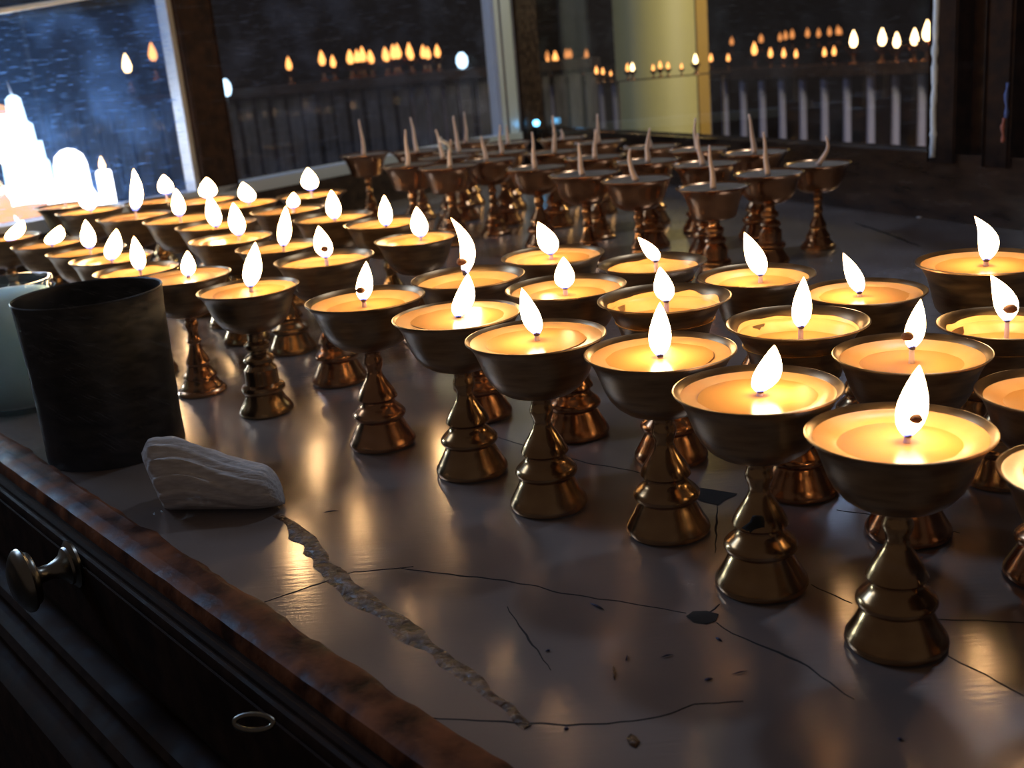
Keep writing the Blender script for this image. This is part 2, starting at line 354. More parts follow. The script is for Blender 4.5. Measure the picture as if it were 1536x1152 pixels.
# dark torn lining and a shiny strip at the top left
ax = Vector((LD[0], LD[1], 0)).normalized(); pe = Vector((-ax.y, ax.x, 0)); o0 = Vector((*LO, 0)); vs, fs = [], []
N_ = 90
for i in range(N_+1):
    a = 20+15*i/N_; zb = 8.86+.08*max(0, 29-a)+.10*noise.noise(Vector((a*1.7, 0, 4)))+.04*noise.noise(Vector((a*6, 0, 2)))
    if a < 24: zb += (24-a)*.25
    for d in (.30, .36):
        vs.append(o0+ax*a+pe*d+Vector((0, 0, zb))); vs.append(o0+ax*a+pe*d+Vector((0, 0, 15)))
for i in range(N_):
    b = 4*i
    fs += [(b, b+4, b+5, b+1), (b+2, b+3, b+7, b+6), (b, b+2, b+6, b+4)]
cp('lining', mesh('lining', vs, fs, mat('black_paper', (.01, .01, .012), .8), False), 'black lining with a torn lower edge')
a0 = o0+ax*31.5+pe*.75+Vector((0, 0, 8.9)); a1 = o0+ax*24+pe*.75+Vector((0, 0, 9.72))
cp('shiny_strip', tube('shiny_strip', [a0, a0.lerp(a1, .5), a1], [.12, .10, .07], BLUEW, 8), 'shiny pale strip above the torn edge')

# front rail, in its own mouldings
def wob(v, j):
    if j <= 2: return (.07*noise.noise(Vector((v*.9, j*.2, 0)))+.05*noise.noise(Vector((v*3.1, j*.3, 7))), .03*noise.noise(Vector((v*2.3, j, 3))))
    return (0, .012*noise.noise(Vector((v*2, j, 3))))
cp('top_moulding', extrude('top_moulding', [(0, -.3), (0, .08), (.05, .13), (.12, .15), (.22, .13), (.45, .14), (.58, .10), (.63, -.02), (.63, -.3)], FO, FD, -14, 31, REDW, 260, wob), 'worn reddish moulding along the table edge')
cp('small_moulding', extrude('small_moulding', [(.63, -.3), (.63, -.10), (.70, -.06), (.73, -.03), (.80, -.01), (.84, -.05), (.85, -.09), (.90, -.06), (.94, -.08), (.96, -.14), (.96, -.3)], FO, FD, -14, 31, PANW, 60))
cp('front_panel', extrude('front_panel', [(.5, -.3), (.98, -.3), (.98, -.20), (1.0, -.22), (1.0, -1.42), (.98, -1.45), (.5, -1.45)], FO, FD, -14, 31, PANW, 60))
cp('recess', extrude('recess', [(.5, -1.45), (.80, -1.45), (.80, -1.85), (.5, -1.85)], FO, FD, -14, 31, CRACK, 20))
cp('lower_moulding', extrude('lower_moulding', [(.5, -1.85), (1.12, -1.85), (1.22, -1.90), (1.28, -2.0), (1.27, -2.10), (1.18, -2.16), (1.16, -2.24), (1.30, -2.30), (1.46, -2.38), (1.54, -2.52), (1.52, -2.66), (1.42, -2.74), (1.42, -2.86), (1.62, -2.94), (1.80, -3.1), (1.84, -3.3), (1.84, -6), (.5, -6)], FO, FD, -14, 31, PANW, 60))
# knob on the front panel (a part of the case's little door) and a staple ring
def at_front(v, u, z): return Vector((FO[0]+FD[0]*v-.7795*u, FO[1]+FD[1]*v-.6264*u, z))
kp = [(0, 0), (.36, 0), (.37, .04), (.33, .07), (.29, .09), (.28, .13), (.20, .18), (.15, .27), (.12, .36), (.12, .50), (.16, .56), (.30, .58), (.38, .60), (.40, .63), (.40, .67), (.45, .68), (.48, .72), (.47, .77), (.43, .81), (.36, .86), (.34, .86), (.25, .91), (0, .94)]
kn = lathe('knob', kp, STEEL, 36); R_ = Vector((-.7795, -.6264, 0)).to_track_quat('Z', 'Y').to_matrix()
c = at_front(5.770, 1.0, -0.260)
for v in kn.vertices: v.co = c+R_ @ v.co
cp('knob', sharpen(kn), 'round nickel knob with a flared back plate')
c = at_front(-0.444, 1.04, -0.049); tg = Vector((FD[0], FD[1], 0)); rp = []
for i in range(25):
    t = 2*math.pi*i/24; rp.append(c+Vector((1, -.1, .02))*(.21*math.cos(t))+Vector((-.03, .06, .06))*(math.sin(t))+Vector((-.7795, -.6264, 0))*.22)
cp('ring', tube('ring', rp, [.03]*25, STEEL, 8, False), 'small dull metal ring fixed to the front panel')

# ---------------------------------------------------------------- butter lamps
FOOT = {
 'a': [(0, 0), (.50, 0), (.56, .02), (.575, .06), (.565, .11), (.51, .20), (.45, .31), (.405, .40), (.385, .43), (.375, .455), (.40, .475), (.435, .50), (.455, .54), (.45, .58), (.41, .63), (.345, .69), (.30, .74), (.285, .78), (.285, .80), (.325, .82), (.345, .85), (.335, .89), (.28, 1.0), (.215, 1.10), (.155, 1.20), (.13, 1.27), (.128, 1.32), (.15, 1.38), (.172, 1.44), (.172, 1.49), (.15, 1.55), (.138, 1.60), (.15, 1.65), (.20, 1.69), (.24, 1.71), (0, 1.74)],
 'b': [(0, 0), (.49, 0), (.545, .02), (.55, .08), (.50, .17), (.43, .26), (.38, .37), (.37, .42), (.42, .45), (.44, .48), (.44, .54), (.42, .58), (.34, .62), (.335, .66), (.335, .86), (.33, .92), (.27, .99), (.24, 1.03), (.30, 1.07), (.31, 1.13), (.27, 1.19), (.17, 1.25), (.165, 1.29), (.24, 1.33), (.26, 1.38), (.25, 1.44), (.17, 1.50), (.15, 1.58), (.16, 1.65), (.22, 1.70), (0, 1.74)],
 'c': [(0, 0), (.48, 0), (.53, .02), (.53, .06), (.50, .10), (.46, .12), (.45, .16), (.40, .21), (.36, .28), (.34, .33), (.36, .36), (.35, .41), (.30, .46), (.27, .53), (.24, .60), (.245, .65), (.26, .68), (.24, .75), (.18, .86), (.14, .98), (.12, 1.08), (.15, 1.12), (.16, 1.17), (.13, 1.22), (.11, 1.30), (.115, 1.42), (.15, 1.48), (.15, 1.53), (.12, 1.60), (.14, 1.68), (.22, 1.71), (0, 1.74)],
}
BOWL = {
 'round': [(0, 1.70), (.24, 1.70), (.38, 1.725), (.50, 1.77), (.61, 1.85), (.70, 1.96), (.76, 2.08), (.81, 2.22), (.86, 2.36), (.91, 2.46), (.965, 2.53), (1.0, 2.555), (1.0, 2.57), (.985, 2.575), (.95, 2.55), (.89, 2.48), (.83, 2.36), (.78, 2.22), (.72, 2.08), (.62, 1.94), (.45, 1.83), (0, 1.77)],
 'flared': [(0, 1.70), (.30, 1.70), (.50, 1.715), (.565, 1.74), (.60, 1.79), (.645, 1.95), (.69, 2.12), (.75, 2.28), (.82, 2.41), (.90, 2.50), (.96, 2.54), (1.0, 2.555), (1.0, 2.57), (.98, 2.575), (.94, 2.555), (.88, 2.50), (.79, 2.38), (.72, 2.22), (.66, 2.06), (.60, 1.86), (.50, 1.79), (0, 1.77)],
 'footed': [(0, 1.70), (.56, 1.70), (.60, 1.72), (.60, 1.78), (.62, 1.80), (.66, 1.81), (.70, 1.86), (.74, 2.0), (.78, 2.18), (.83, 2.34), (.90, 2.46), (.96, 2.53), (1.0, 2.55), (1.0, 2.57), (.98, 2.575), (.93, 2.53), (.86, 2.44), (.78, 2.28), (.73, 2.12), (.69, 1.95), (.60, 1.84), (0, 1.77)],
}
FM, BM = {}, {}
for k, p in FOOT.items():
    for mn, mt in (('b', BRASS), ('c', COPPER)): FM[k+mn] = sharpen(lathe('foot', p, mt, 44), 34)
for k, p in BOWL.items():
    for mn, mt in (('b', BOWLM), ('c', COPPER)): BM[k+mn] = sharpen(lathe('bowl', p, mt, 56), 40)
def inner(kind, z):
    p = BOWL[kind][13:]
    for a, b in zip(p, p[1:]):
        if b[1] <= z <= a[1]: return b[0]+(a[0]-b[0])*(z-b[1])/(a[1]-b[1])
    return .9
def butter_mesh(kind, zr, zp, pr_, seed, mt, pool=True):
    "solid ring from the bowl wall down to a melted pool of radius pr_"
    R = inner(kind, zr)-.004; n = 48; vs, fs = [], []
    prof = [(R, zr), (R-.03, zr-.008), (R-.35*(R-pr_), zr-.25*(zr-zp)), (pr_+.05, zp+.3*(zr-zp)), (pr_, zp), (pr_*.5, zp-.005), (.06, zp-.005)]
    for i in range(n):
        a = 2*math.pi*i/n; q = noise.noise(Vector((math.cos(a)*1.6+seed, math.sin(a)*1.6, seed)))
        for j, (r, z) in enumerate(prof):
            k = 1+(.10*q if 1 < j < 5 else 0); zz = z+(.03*q if 1 < j < 4 else 0); vs.append((r*k*math.cos(a), r*k*math.sin(a), zz))
    m_ = len(prof); vs.append((0, 0, zp-.005))
    for i in range(n):
        i2 = (i+1) % n
        for j in range(m_-1): fs.append((i*m_+j, i2*m_+j, i2*m_+j+1, i*m_+j+1))
        fs.append((i*m_+m_-1, i2*m_+m_-1, n*m_))
    me = mesh('butter', vs, fs, mt)
    return me
def pool_mesh(r, z, seed):
    n = 36; vs = [(0, 0, z)]
    for i in range(n):
        a = 2*math.pi*i/n; q = 1+.06*noise.noise(Vector((math.cos(a)*1.6+seed, math.sin(a)*1.6, seed)))
        vs.append((r*q*math.cos(a), r*q*math.sin(a), z))
    return mesh('melted_pool', vs, [(0, i+1, (i+1) % n+1) for i in range(n)], POOL)
FPROF = [(0, .30), (.05, .52), (.11, .72), (.19, .89), (.28, .98), (.36, 1.0), (.46, .96), (.56, .86), (.66, .72), (.76, .55), (.85, .37), (.92, .21), (.97, .09), (1, .012)]
def flame_mesh(B, T, w_, bend):
    B, T = Vector(B), Vector(T); d = T-B; side = Vector((d.z, 0, -d.x)).normalized(); L = d.length; vs, fs = [], []; n = 14
    for t, r in FPROF:
        # a bent flame leaves the wick upright and curls over to its tip
        c = B+Vector((d.x*((1-bend)*t+bend*t**2.6), 0, d.z*t)) + side*(bend*.55*L*math.sin(math.pi*t)) 
        for k in range(n):
            a = 2*math.pi*k/n; vs.append(c+Vector((math.cos(a), math.sin(a)*.8, 0))*r*w_*.5)
    m_ = len(FPROF)
    for i in range(m_-1):
        for k in range(n): fs.append((i*n+k, i*n+(k+1) % n, (i+1)*n+(k+1) % n, (i+1)*n+k))
    fs.append(tuple(range(n))[::-1]); fs.append(tuple((m_-1)*n+k for k in range(n)))
    return mesh('flame', vs, fs, FLM)

LAMPS = [
    ('A', 3.916, 10.808, 0.95, 0.094, 2.507, 0.205, 3.294, 0.337, 0, 1),
    ('B', 2.83, 12.406, 0.98, 0.031, 2.522, 0.213, 3.079, 0.331, 0.1, 0),
    ('C', 1.97, 14.197, 1.0, 0.0, 2.498, 0.032, 3.218, 0.297, 0, 0),
    ('D', 0.392, 15.45, 1.01, 0.021, 2.584, -0.138, 3.271, 0.272, 0, 0),
    ('E', -0.762, 17.132, 1.02, 0.018, 2.527, 0.231, 3.19, 0.327, 0.1, 0),
    ('F', -2.37, 18.87, 1.03, -0.032, 2.529, 0.094, 3.181, 0.277, 0, 1),
    ('G', -4.91, 21.43, 0.98, 0.054, 2.587, 0.277, 3.455, 0.367, 0, 0),
    ('H', -6.64, 23.28, 0.99, 0.118, 2.553, 0.179, 3.088, 0.309, 0, 0),
    ('L1', -8.226, 25.25, 0.95, 0.094, 2.552, 0.089, 3.357, 0.348, 0, 0),
    ('L2', -9.282, 26.876, 0.98, -0.008, 2.512, 0.245, 3.254, 0.423, 0, 0),
    ('L3', -10.434, 28.473, 0.98, 0.105, 2.606, 0.128, 3.347, 0.378, 0, 0),
    ('L4', -12.12, 30.46, 0.98, 0.079, 2.519, 0.401, 3.021, 0.514, 0, 0),
    ('L5', -14.07, 32.3, 0.99, 0.158, 2.458, 0.624, 3.016, 0.5, 0, 0),
    ('N', 6.158, 11.985, 0.9, -0.084, 2.859, -0.079, 3.527, 0.25, 0, 0),
    ('O', 5.418, 9.768, 0.88, 0.017, 2.774, 0.03, 3.422, 0.283, 0, 0),
    ('P', 6.85, 14.91, 0.91, 0.029, 2.589, -0.252, 3.323, 0.362, 0.15, 1),
    ('K', 5.013, 13.459, 0.96, 0.006, 2.62, 0.11, 3.27, 0.26, 0, 1),
    ('I', 4.034, 15.156, 0.99, 0.054, 2.477, 0.102, 3.205, 0.282, 0, 0),
    ('J', 2.45, 16.93, 1.03, 0.037, 2.503, -0.037, 3.038, 0.3, 0, 0),
    ('M5', 1.04, 18.51, 1.02, -0.01, 2.533, -0.002, 3.061, 0.329, 0, 0),
    ('M4', -0.623, 19.977, 1.03, -0.04, 2.607, -0.195, 3.62, 0.257, 0.25, 1),
    ('M3', -3.66, 23.19, 1.04, 0.044, 2.576, -0.023, 3.216, 0.36, 0, 1),
    ('M2', -5.153, 26.208, 0.99, 0.121, 2.554, 0.306, 3.484, 0.33, 0, 0),
    ('M1', -6.567, 27.646, 1.02, 0.211, 2.615, 0.183, 3.403, 0.386, 0, 0),
    ('Q', 7.59, 17.296, 1.05, 0.01, 2.566, -0.189, 3.25, 0.3, 0.25, 0),
    ('R', 5.595, 17.059, 0.95, -0.074, 2.54, -0.345, 3.228, 0.284, 0.05, 0),
    ('S', 4.27, 18.57, 0.98, 0.07, 2.552, -0.192, 3.319, 0.344, 0.05, 0),
    ('T', 2.76, 20.31, 0.99, 0.068, 2.577, -0.241, 3.057, 0.272, 0.1, 0),
    ('U2', 1.01, 21.68, 1.01, -0.036, 2.583, -0.234, 3.226, 0.386, 0.1, 0),
    ('V2', -1.94, 26.03, 0.96, 0.14, 2.594, 0.11, 3.323, 0.403, 0, 0),
    ('W2', -2.771, 27.908, 1.03, 0.008, 2.471, 0.042, 3.202, 0.321, 0, 0),
    ('X2', -4.256, 29.376, 1.05, 0.036, 2.509, 0.038, 3.218, 0.364, 0, 0),
    ('Y2', -5.87, 31.94, 1.04, 0.156, 2.591, 0.215, 3.007, 0.344, 0, 0),
    ('Z2', -5.577, 34.617, 1.07, -0.0, 2.677, -0.009, 3.307, 0.475, 0, 0),
    ('AA', -7.523, 33.707, 1.07, 0.214, 2.59, 0.112, 3.144, 0.463, 0, 0),
    ('BB', -9.2, 35.77, 1.06, 0.199, 2.618, 0.233, 3.224, 0.535, 0, 0),
    ('CC', -7.396, 29.77, 1.06, -0.008, 2.502, -0.062, 3.294, 0.365, 0, 0),
    ('DD', -8.719, 31.451, 1.07, -0.053, 2.626, -0.037, 3.331, 0.347, 0, 0),
    ('EE', -11.3, 37.9, 1.02, 0.407, 2.748, 0.407, 3.374, 0.501, 0, 0),
    ('FF', -10.61, 33.26, 1.06, 0.063, 2.7, 0.214, 3.837, 0.351, 0.1, 0),
    ('GG', -12.77, 35.86, 1.06, 0.013, 2.563, -0.109, 3.265, 0.477, 0, 0),
    ('HH', -14.72, 39.01, 1.02, 0.03, 2.74, 0.182, 3.504, 0.493, 0, 0),
    ('u1', -5.27, 47.73, 1.07, -0.045, 2.627, -0.069, 3.898, 0.0, 0, 0),
    ('u2', -3.024, 41.491, 1.07, -0.046, 2.812, -0.013, 3.718, 0.0, 0, 0),
    ('u3', -1.555, 39.593, 1.07, 0.095, 2.594, 0.176, 3.395, 0.0, 0, 0),
    ('u4', -1.784, 43.238, 1.07, -0.107, 2.533, -0.216, 3.537, 0.0, 0, 0),
    ('u5', -3.06, 47.02, 1.07, 0.014, 2.891, -0.087, 3.836, 0.0, 0, 0),
    ('u6', -1.283, 45.323, 1.07, 0.024, 2.841, -0.075, 3.837, 0.0, 0, 0),
    ('u7', -1.06, 49.77, 1.07, 0.005, 2.911, 0.03, 3.726, 0.0, 0, 0),
    ('u8', -0.099, 41.135, 1.05, -0.157, 2.656, -0.214, 3.38, 0.0, 0, 0),
    ('u9', 0.397, 43.203, 1.07, -0.008, 2.718, -0.01, 3.502, 0.0, 0, 0),
    ('u10', 0.68, 47.32, 1.07, 0.027, 2.805, 0.01, 3.209, 0.0, 0, 0),
    ('v1', 1.43, 37.62, 1.03, -0.096, 2.546, -0.038, 3.676, 0.0, 0, 0),
    ('v2', 2.683, 33.718, 1.07, -0.083, 2.656, -0.079, 3.41, 0.0, 0, 0),
    ('v3', 4.033, 32.098, 1.03, 0.023, 2.537, -0.133, 3.401, 0.0, 0, 0),
    ('v4', 5.76, 29.86, 0.99, 0.029, 2.574, -0.069, 3.654, 0.0, 0, 0),
    ('v5', 6.35, 33.98, 1.05, -0.115, 2.555, -0.198, 3.421, 0.0, 0, 0),
    ('v6', 4.85, 35.73, 1.07, 0.035, 2.581, 0.121, 3.487, 0.0, 0, 0),
    ('v7', 3.45, 38.35, 1.07, -0.021, 2.626, 0.07, 3.4, 0.0, 0, 0),
    ('v8', 4.1, 43.87, 1.07, 0.044, 2.624, 0.053, 3.534, 0.0, 0, 0),
    ('v9', 2.22, 41.53, 1.07, 0.092, 2.606, 0.087, 3.758, 0.0, 0, 0),
    ('v10', 5.59, 40.22, 1.07, -0.0, 2.684, -0.011, 2.9, 0.0, 0, 0),
    ('v11', 6.86, 37.92, 1.07, 0.003, 2.69, -0.05, 3.506, 0.0, 0, 0),
    ('v12', 8.27, 35.69, 1.06, -0.083, 2.584, -0.188, 3.674, 0.0, 0, 0),
    ('v13', 7.68, 31.63, 0.99, -0.069, 2.578, -0.126, 3.712, 0.0, 0, 0),
    ('v14', 9.5, 33.19, 0.97, -0.031, 2.64, 0.267, 3.361, 0.0, 0, 0),
    ('v16', 2.94, 47.02, 1.07, -0.003, 2.62, -0.012, 2.847, 0.0, 0, 0),
]
# label, bowl shape, foot shape, metal, butter ring height, pool height, pool radius
FULL, MID, LOW = (2.53, 2.485, .62), (2.50, 2.41, .60), (2.42, 2.24, .66)
Q_ = 'lit butter lamp'
INFO = {
 'O': ('lit butter lamp cut off by the right edge, lowest one in the picture', 'round', 'ab', FULL),
 'A': ('largest lit brass lamp, front right, charred wick glowing in its tall flame', 'round', 'ab', MID),
 'B': ('lit brass lamp with a chipped stem, just left of the largest front lamp', 'round', 'ab', FULL),
 'C': ('lit brass lamp in the front row with a straight upright flame, above the dark hole', 'round', 'ab', FULL),
 'D': ('lit front-row lamp whose flame leans left, centre of the picture', 'round', 'ab', FULL),
 'E': ('lit front-row lamp whose flame leans right, its tip meeting a taller flame behind', 'round', 'ab', FULL),
 'F': ('lit front-row lamp standing alone with a dark bead inside its flame, left of centre', 'round', 'ac', MID),
 'G': ('lit front-row lamp on a stout cylindrical stem, second from the black tin', 'round', 'bb', FULL),
 'H': ('small lit lamp on a thin tapering stem, right beside the black tin', 'round', 'cc', FULL),
 'L1': ('lit lamp just behind the black tin rim, darker butter, front row', 'round', 'ab', LOW),
 'L2': ('lit lamp with a flame bulging to the right, above the black tin', 'round', 'ab', MID),
 'L3': ('lit front-row lamp with a slim upright flame, above the left side of the tin', 'round', 'ab', MID),
 'L4': ('lit lamp with a wind-blown flame leaning right, above the glass jar', 'round', 'ab', MID),
 'L5': ('lit lamp at the left edge of the picture, flame blown to the right', 'round', 'ab', MID),
 'N': ('lit lamp at the right edge behind the largest lamp, its flame out of frame', 'round', 'ac', MID),
 'K': ('lit lamp directly behind the largest front lamp, ember at the left of its flame', 'round', 'ac', MID),
 'I': ('lit lamp with sooty butter crust and tall straight flame, second row right', 'flared', 'ac', LOW),
 'J': ('lit lamp with low butter and a ragged small flame, behind the upright front flame', 'flared', 'ac', LOW),
 'M5': ('lit second-row lamp with a short flame, centre, behind the left-leaning flame', 'round', 'ac', MID),
 'M4': ('lit second-row lamp with a very tall flame curling left', 'round', 'ac', MID),
 'M3': ('lit lamp with deep brassy bowl and a dark speck in its oval flame', 'round', 'ac', LOW),
 'M2': ('lit second-row lamp with a tall narrow flame, left of the deep brassy bowl', 'round', 'ab', MID),
 'M1': ('lit second-row lamp with a plump flame, above the stout-stemmed lamp', 'round', 'ab', FULL),
 'P': ('lit lamp at the right edge with a dark hole in its left-leaning flame', 'flared', 'ab', LOW),
 'Q': ('lit full lamp with a footed bowl, far right, flame curling left', 'footed', 'ab', FULL),
 'R': ('lit lamp with a slanting flame and pale full butter, third row right', 'round', 'ab', FULL),
 'S': ('lit lamp with bright yellow butter and flame leaning left, third row', 'flared', 'ac', MID),
 'T': ('lit lamp with low crusted butter and flame fallen left, third row', 'flared', 'ac', LOW),
 'U2': ('lit third-row lamp with a pointed left-leaning flame, before the unlit lamps at centre', 'round', 'ac', FULL),
 'V2': ('lit lamp with a wide deep bowl, left of the very tall curling flame', 'round', 'ac', FULL),
 'W2': ('lit lamp with a small slim flame, nearest the unlit lamps on the left', 'round', 'ab', MID),
 'X2': ('lit lamp with an oval flame, third from the unlit lamps', 'round', 'ab', MID),
 'Y2': ('lit lamp with a short round flame partly hidden by a taller flame', 'round', 'ab', MID),
 'Z2': ('rearmost lit lamp beside the pale ledge, with a round flame', 'flared', 'ab', MID),
 'AA': ('lit lamp in the back row with an egg-shaped flame leaning left, by the ledge', 'round', 'ab', FULL),
 'BB': ('lit lamp in the back row in front of the brown post, its flame above another', 'round', 'ab', FULL),
 'CC': ('lit lamp whose flame joins the one above it, in front of the brown post', 'round', 'ab', MID),
 'DD': ('lit lamp with a dark spot low in its flame, left of the joined flames', 'round', 'ab', MID),
 'EE': ('lit lamp in the back row with a small round flame, left of the brown post', 'round', 'ab', FULL),
 'FF': ('lit lamp with the tallest wavy flame at left', 'round', 'ab', FULL),
 'GG': ('lit lamp beside the glare at far left, second from the scratched pane', 'round', 'ab', MID),
 'HH': ('lit lamp before the glaring lamps, farthest left of the back row', 'flared', 'ab', FULL),
 'u1': ('leftmost unlit lamp, beside the pale ledge', 'flared', 'cc', None),
 'u2': ('second unlit lamp from the left in the nearest unlit row', 'flared', 'ac', None),
 'u3': ('unlit lamp with a curled wick tip and straight-sided bowl', 'flared', 'ac', None),
 'u4': ('unlit lamp hidden right behind the one with a curled wick', 'flared', 'ac', None),
 'u5': ('unlit lamp in the back row, farthest left', 'flared', 'cc', None),
 'u6': ('unlit lamp in the middle row behind the curled-wick lamp', 'flared', 'ac', None),
 'u7': ('unlit lamp in the back row left of the pale corner strip', 'flared', 'ac', None),
 'u8': ('unlit lamp right of the curled-wick lamp, short leaning wick', 'round', 'cc', None),
 'u9': ('unlit lamp below the pale corner strip', 'flared', 'ac', None),
 'u10': ('unlit lamp behind, close to the black corner post', 'flared', 'ac', None),
 'v1': ('unlit lamp in the nearest unlit row, left of centre, long thin wick', 'round', 'ac', None),
 'v2': ('unlit lamp with a short straight wick, centre of the nearest unlit row', 'round', 'cc', None),
 'v3': ('unlit lamp with a bent wick leaning left, nearest unlit row', 'round', 'cc', None),
 'v4': ('nearest unlit lamp, wide bowl and a tall wick leaning left', 'flared', 'bc', None),
 'v5': ('unlit lamp below the right edge of the yellow column', 'flared', 'ac', None),
 'v6': ('unlit lamp below the middle of the yellow column', 'flared', 'ac', None),
 'v7': ('unlit lamp below the left edge of the yellow column, short wick', 'flared', 'cc', None),
 'v8': ('unlit lamp in the back row left of the yellow column', 'flared', 'ac', None),
 'v9': ('unlit lamp with a tall wick right of the corner post', 'flared', 'ac', None),
 'v10': ('unlit lamp with a stub of wick, back row below the yellow column', 'flared', 'ac', None),
 'v11': ('back-row unlit lamp with a very tall wick at the yellow column edge', 'flared', 'ac', None),
 'v12': ('unlit lamp in the back row in front of the railing, tall wick', 'flared', 'ac', None),
 'v13': ('unlit lamp with a tall wick, second from the right', 'round', 'bc', None),
 'v14': ('rightmost unlit lamp, with a wick curling right', 'round', 'cc', None),
 'v16': ('unlit lamp with a stub of wick, back row right of the corner post', 'flared', 'ac', None),
}
for idx, (key, x, y, s, bx, bz, tx, tz, fwid, bend, em) in enumerate(LAMPS):
    lab, bk, ft, fill = INFO[key]
    root = tag(empty('butter_lamp', (x, y, 0), s, RND.uniform(0, 6) if False else 0), lab, 'lamp', 'lit butter lamps' if fill else 'unlit butter lamps')
    obj('foot', FM[ft], root); obj('bowl', BM[bk+('c' if fill is None else 'b')], root)
    if key == 'B':
        me = lathe('chip', [(0, -1), (.6, -.8), (1, -.2), (.8, .4), (.5, .9), (0, 1)], CRACK, 12, wob=.9, seed=2)
        for v in me.vertices: v.co = Vector((v.co.x*.13-.10, v.co.y*.06-.262, v.co.z*.12+.93))
        obj('chip', me, root)
    if fill:
        zr, zp, pr_ = fill; dz = RND.uniform(-.03, .02); zr += dz; zp += dz
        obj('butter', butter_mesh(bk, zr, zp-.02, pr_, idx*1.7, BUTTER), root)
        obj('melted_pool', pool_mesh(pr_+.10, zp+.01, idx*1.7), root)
        if fill is LOW:      # crust left on the wall
            R = inner(bk, 2.50)-.005; vs, fs = [], []
            for i in range(60):
                a = 2*math.pi*i/60; q = noise.noise(Vector((math.cos(a)*2.2+idx, math.sin(a)*2.2, idx)))
                zt = 2.46+.06*q; zb = zr-.03
                for z in (zt, (zt+zb)/2, zb): r = inner(bk, z)-.012; vs.append((r*math.cos(a), r*math.sin(a), z))
            for i in range(60):
                for j in (0, 1): fs.append((i*3+j, ((i+1) % 60)*3+j, ((i+1) % 60)*3+j+1, i*3+j+1))
            obj('butter_crust', mesh('butter_crust', vs, fs, BUTTER), root)
        bz = max(bz, zp+.03)
        if tz-bz > 1.15: tz = bz+1.15
        wk = obj('wick', tube('wick', [(bx*.5, 0, zp-.1), (bx*.9, 0, zp), (bx, 0, bz+.02)], [.045, .04, .035], WICK, 8), root)
        obj('wick_tip', tube('wick_tip', [(bx, 0, bz-.0), (bx+(tx-bx)*.08, -.03, bz+.10)], [.048, .04], WICKD, 8), wk)
        fl = obj('flame', flame_mesh((bx, 0, bz+.005), (tx, 0, tz), fwid, bend), root)
        if em:
            ex = {'A': .02, 'K': -.11, 'P': .02, 'F': -.03, 'M4': -.02, 'M3': .03}.get(key, 0); ez = bz+(.30 if key != 'M4' else .24)*(tz-bz)
            if key == 'K': ez = bz+.30*(tz-bz)
            r = {'A': .07, 'K': .075, 'P': .09, 'F': .07, 'M4': .085, 'M3': .08}.get(key, .05)
            ecx = bx+ex+(tx-bx)*.2; vs, fs = [], []
            pr2 = [(0, -1), (.6, -.8), (1, -.2), (.9, .4), (.5, .9), (0, 1)]
            me = lathe('ember', [(a*r*1.1, b*r*.8) for a, b in pr2], EMBER, 10, wob=.5, seed=idx)
            for v in me.vertices: v.co += Vector((ecx, -fwid*.40, ez))
            obj('ember', me, wk)
    else:
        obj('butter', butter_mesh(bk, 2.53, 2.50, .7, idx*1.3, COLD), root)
        B, T = Vector((bx*.6, 0, 2.50)), Vector((tx, 0, max(tz, 2.9)))
        pts, rad = [], []
        cv = {'v3': .10, 'v14': -.16, 'v6': .04, 'v11': .05, 'v5': .03}.get(key, .02*((idx % 3)-1))
        for i in range(9):
            t = i/8; p = B.lerp(T, t); p.x -= cv*math.sin(math.pi*t); pts.append(p+Vector((.01*math.sin(t*9+idx), 0, 0))); rad.append(.085*(1-.72*t)+.004)
        wk = obj('wick', tube('wick', pts, rad, WICK, 8), root)
        if key == 'u3':
            obj('curl', tube('curl', [T+Vector((-.02, 0, -.40)), T+Vector((-.08, 0, -.15)), T+Vector((-.20, 0, -.08)), T+Vector((-.34, 0, .03)), T+Vector((-.30, 0, .12))], [.04, .06, .07, .06, .02], CLOTH, 8), wk)

# ---------------------------------------------------------------- things at the front left
tin = empty('tin', (-7.44, 19.95, 0), 1.02); tag(tin, 'tall open sooty black tin standing at the left front edge', 'tin')
me = lathe('body', [(0, 0), (1.20, 0), (1.22, .03), (1.21, .5), (1.22, 1.5), (1.25, 2.5), (1.27, 2.88), (1.285, 2.90), (1.27, 2.92), (1.245, 2.90), (1.22, 2.5), (1.18, 1.0), (1.17, .1), (0, .08)], BLACKTIN, 64, wob=.015, seed=3)
obj('body', sharpen(me), tin)
def glass_simple(name, tint):
    mt = bpy.data.materials.new(name); mt.use_nodes = True; nt = mt.node_tree; nt.nodes.clear(); N = nt.nodes.new
    out = N('ShaderNodeOutputMaterial'); tr = N('ShaderNodeBsdfTransparent'); gl = N('ShaderNodeBsdfGlossy'); gl.inputs['Roughness'].default_value = .03; tr.inputs[0].default_value = (*tint, 1)
    fr = thin_fresnel(nt); mx = N('ShaderNodeMixShader')
    nt.links.new(fr.outputs[0], mx.inputs[0]); nt.links.new(tr.outputs[0], mx.inputs[1]); nt.links.new(gl.outputs[0], mx.inputs[2]); nt.links.new(mx.outputs[0], out.inputs[0]); return mt
jar = empty('glass_jar', (-10.52, 23.6, 0)); tag(jar, 'glass jar with a threaded neck and milky contents behind the black tin', 'jar')
GJ = glass_simple('jar_glass', (.85, .95, .98))
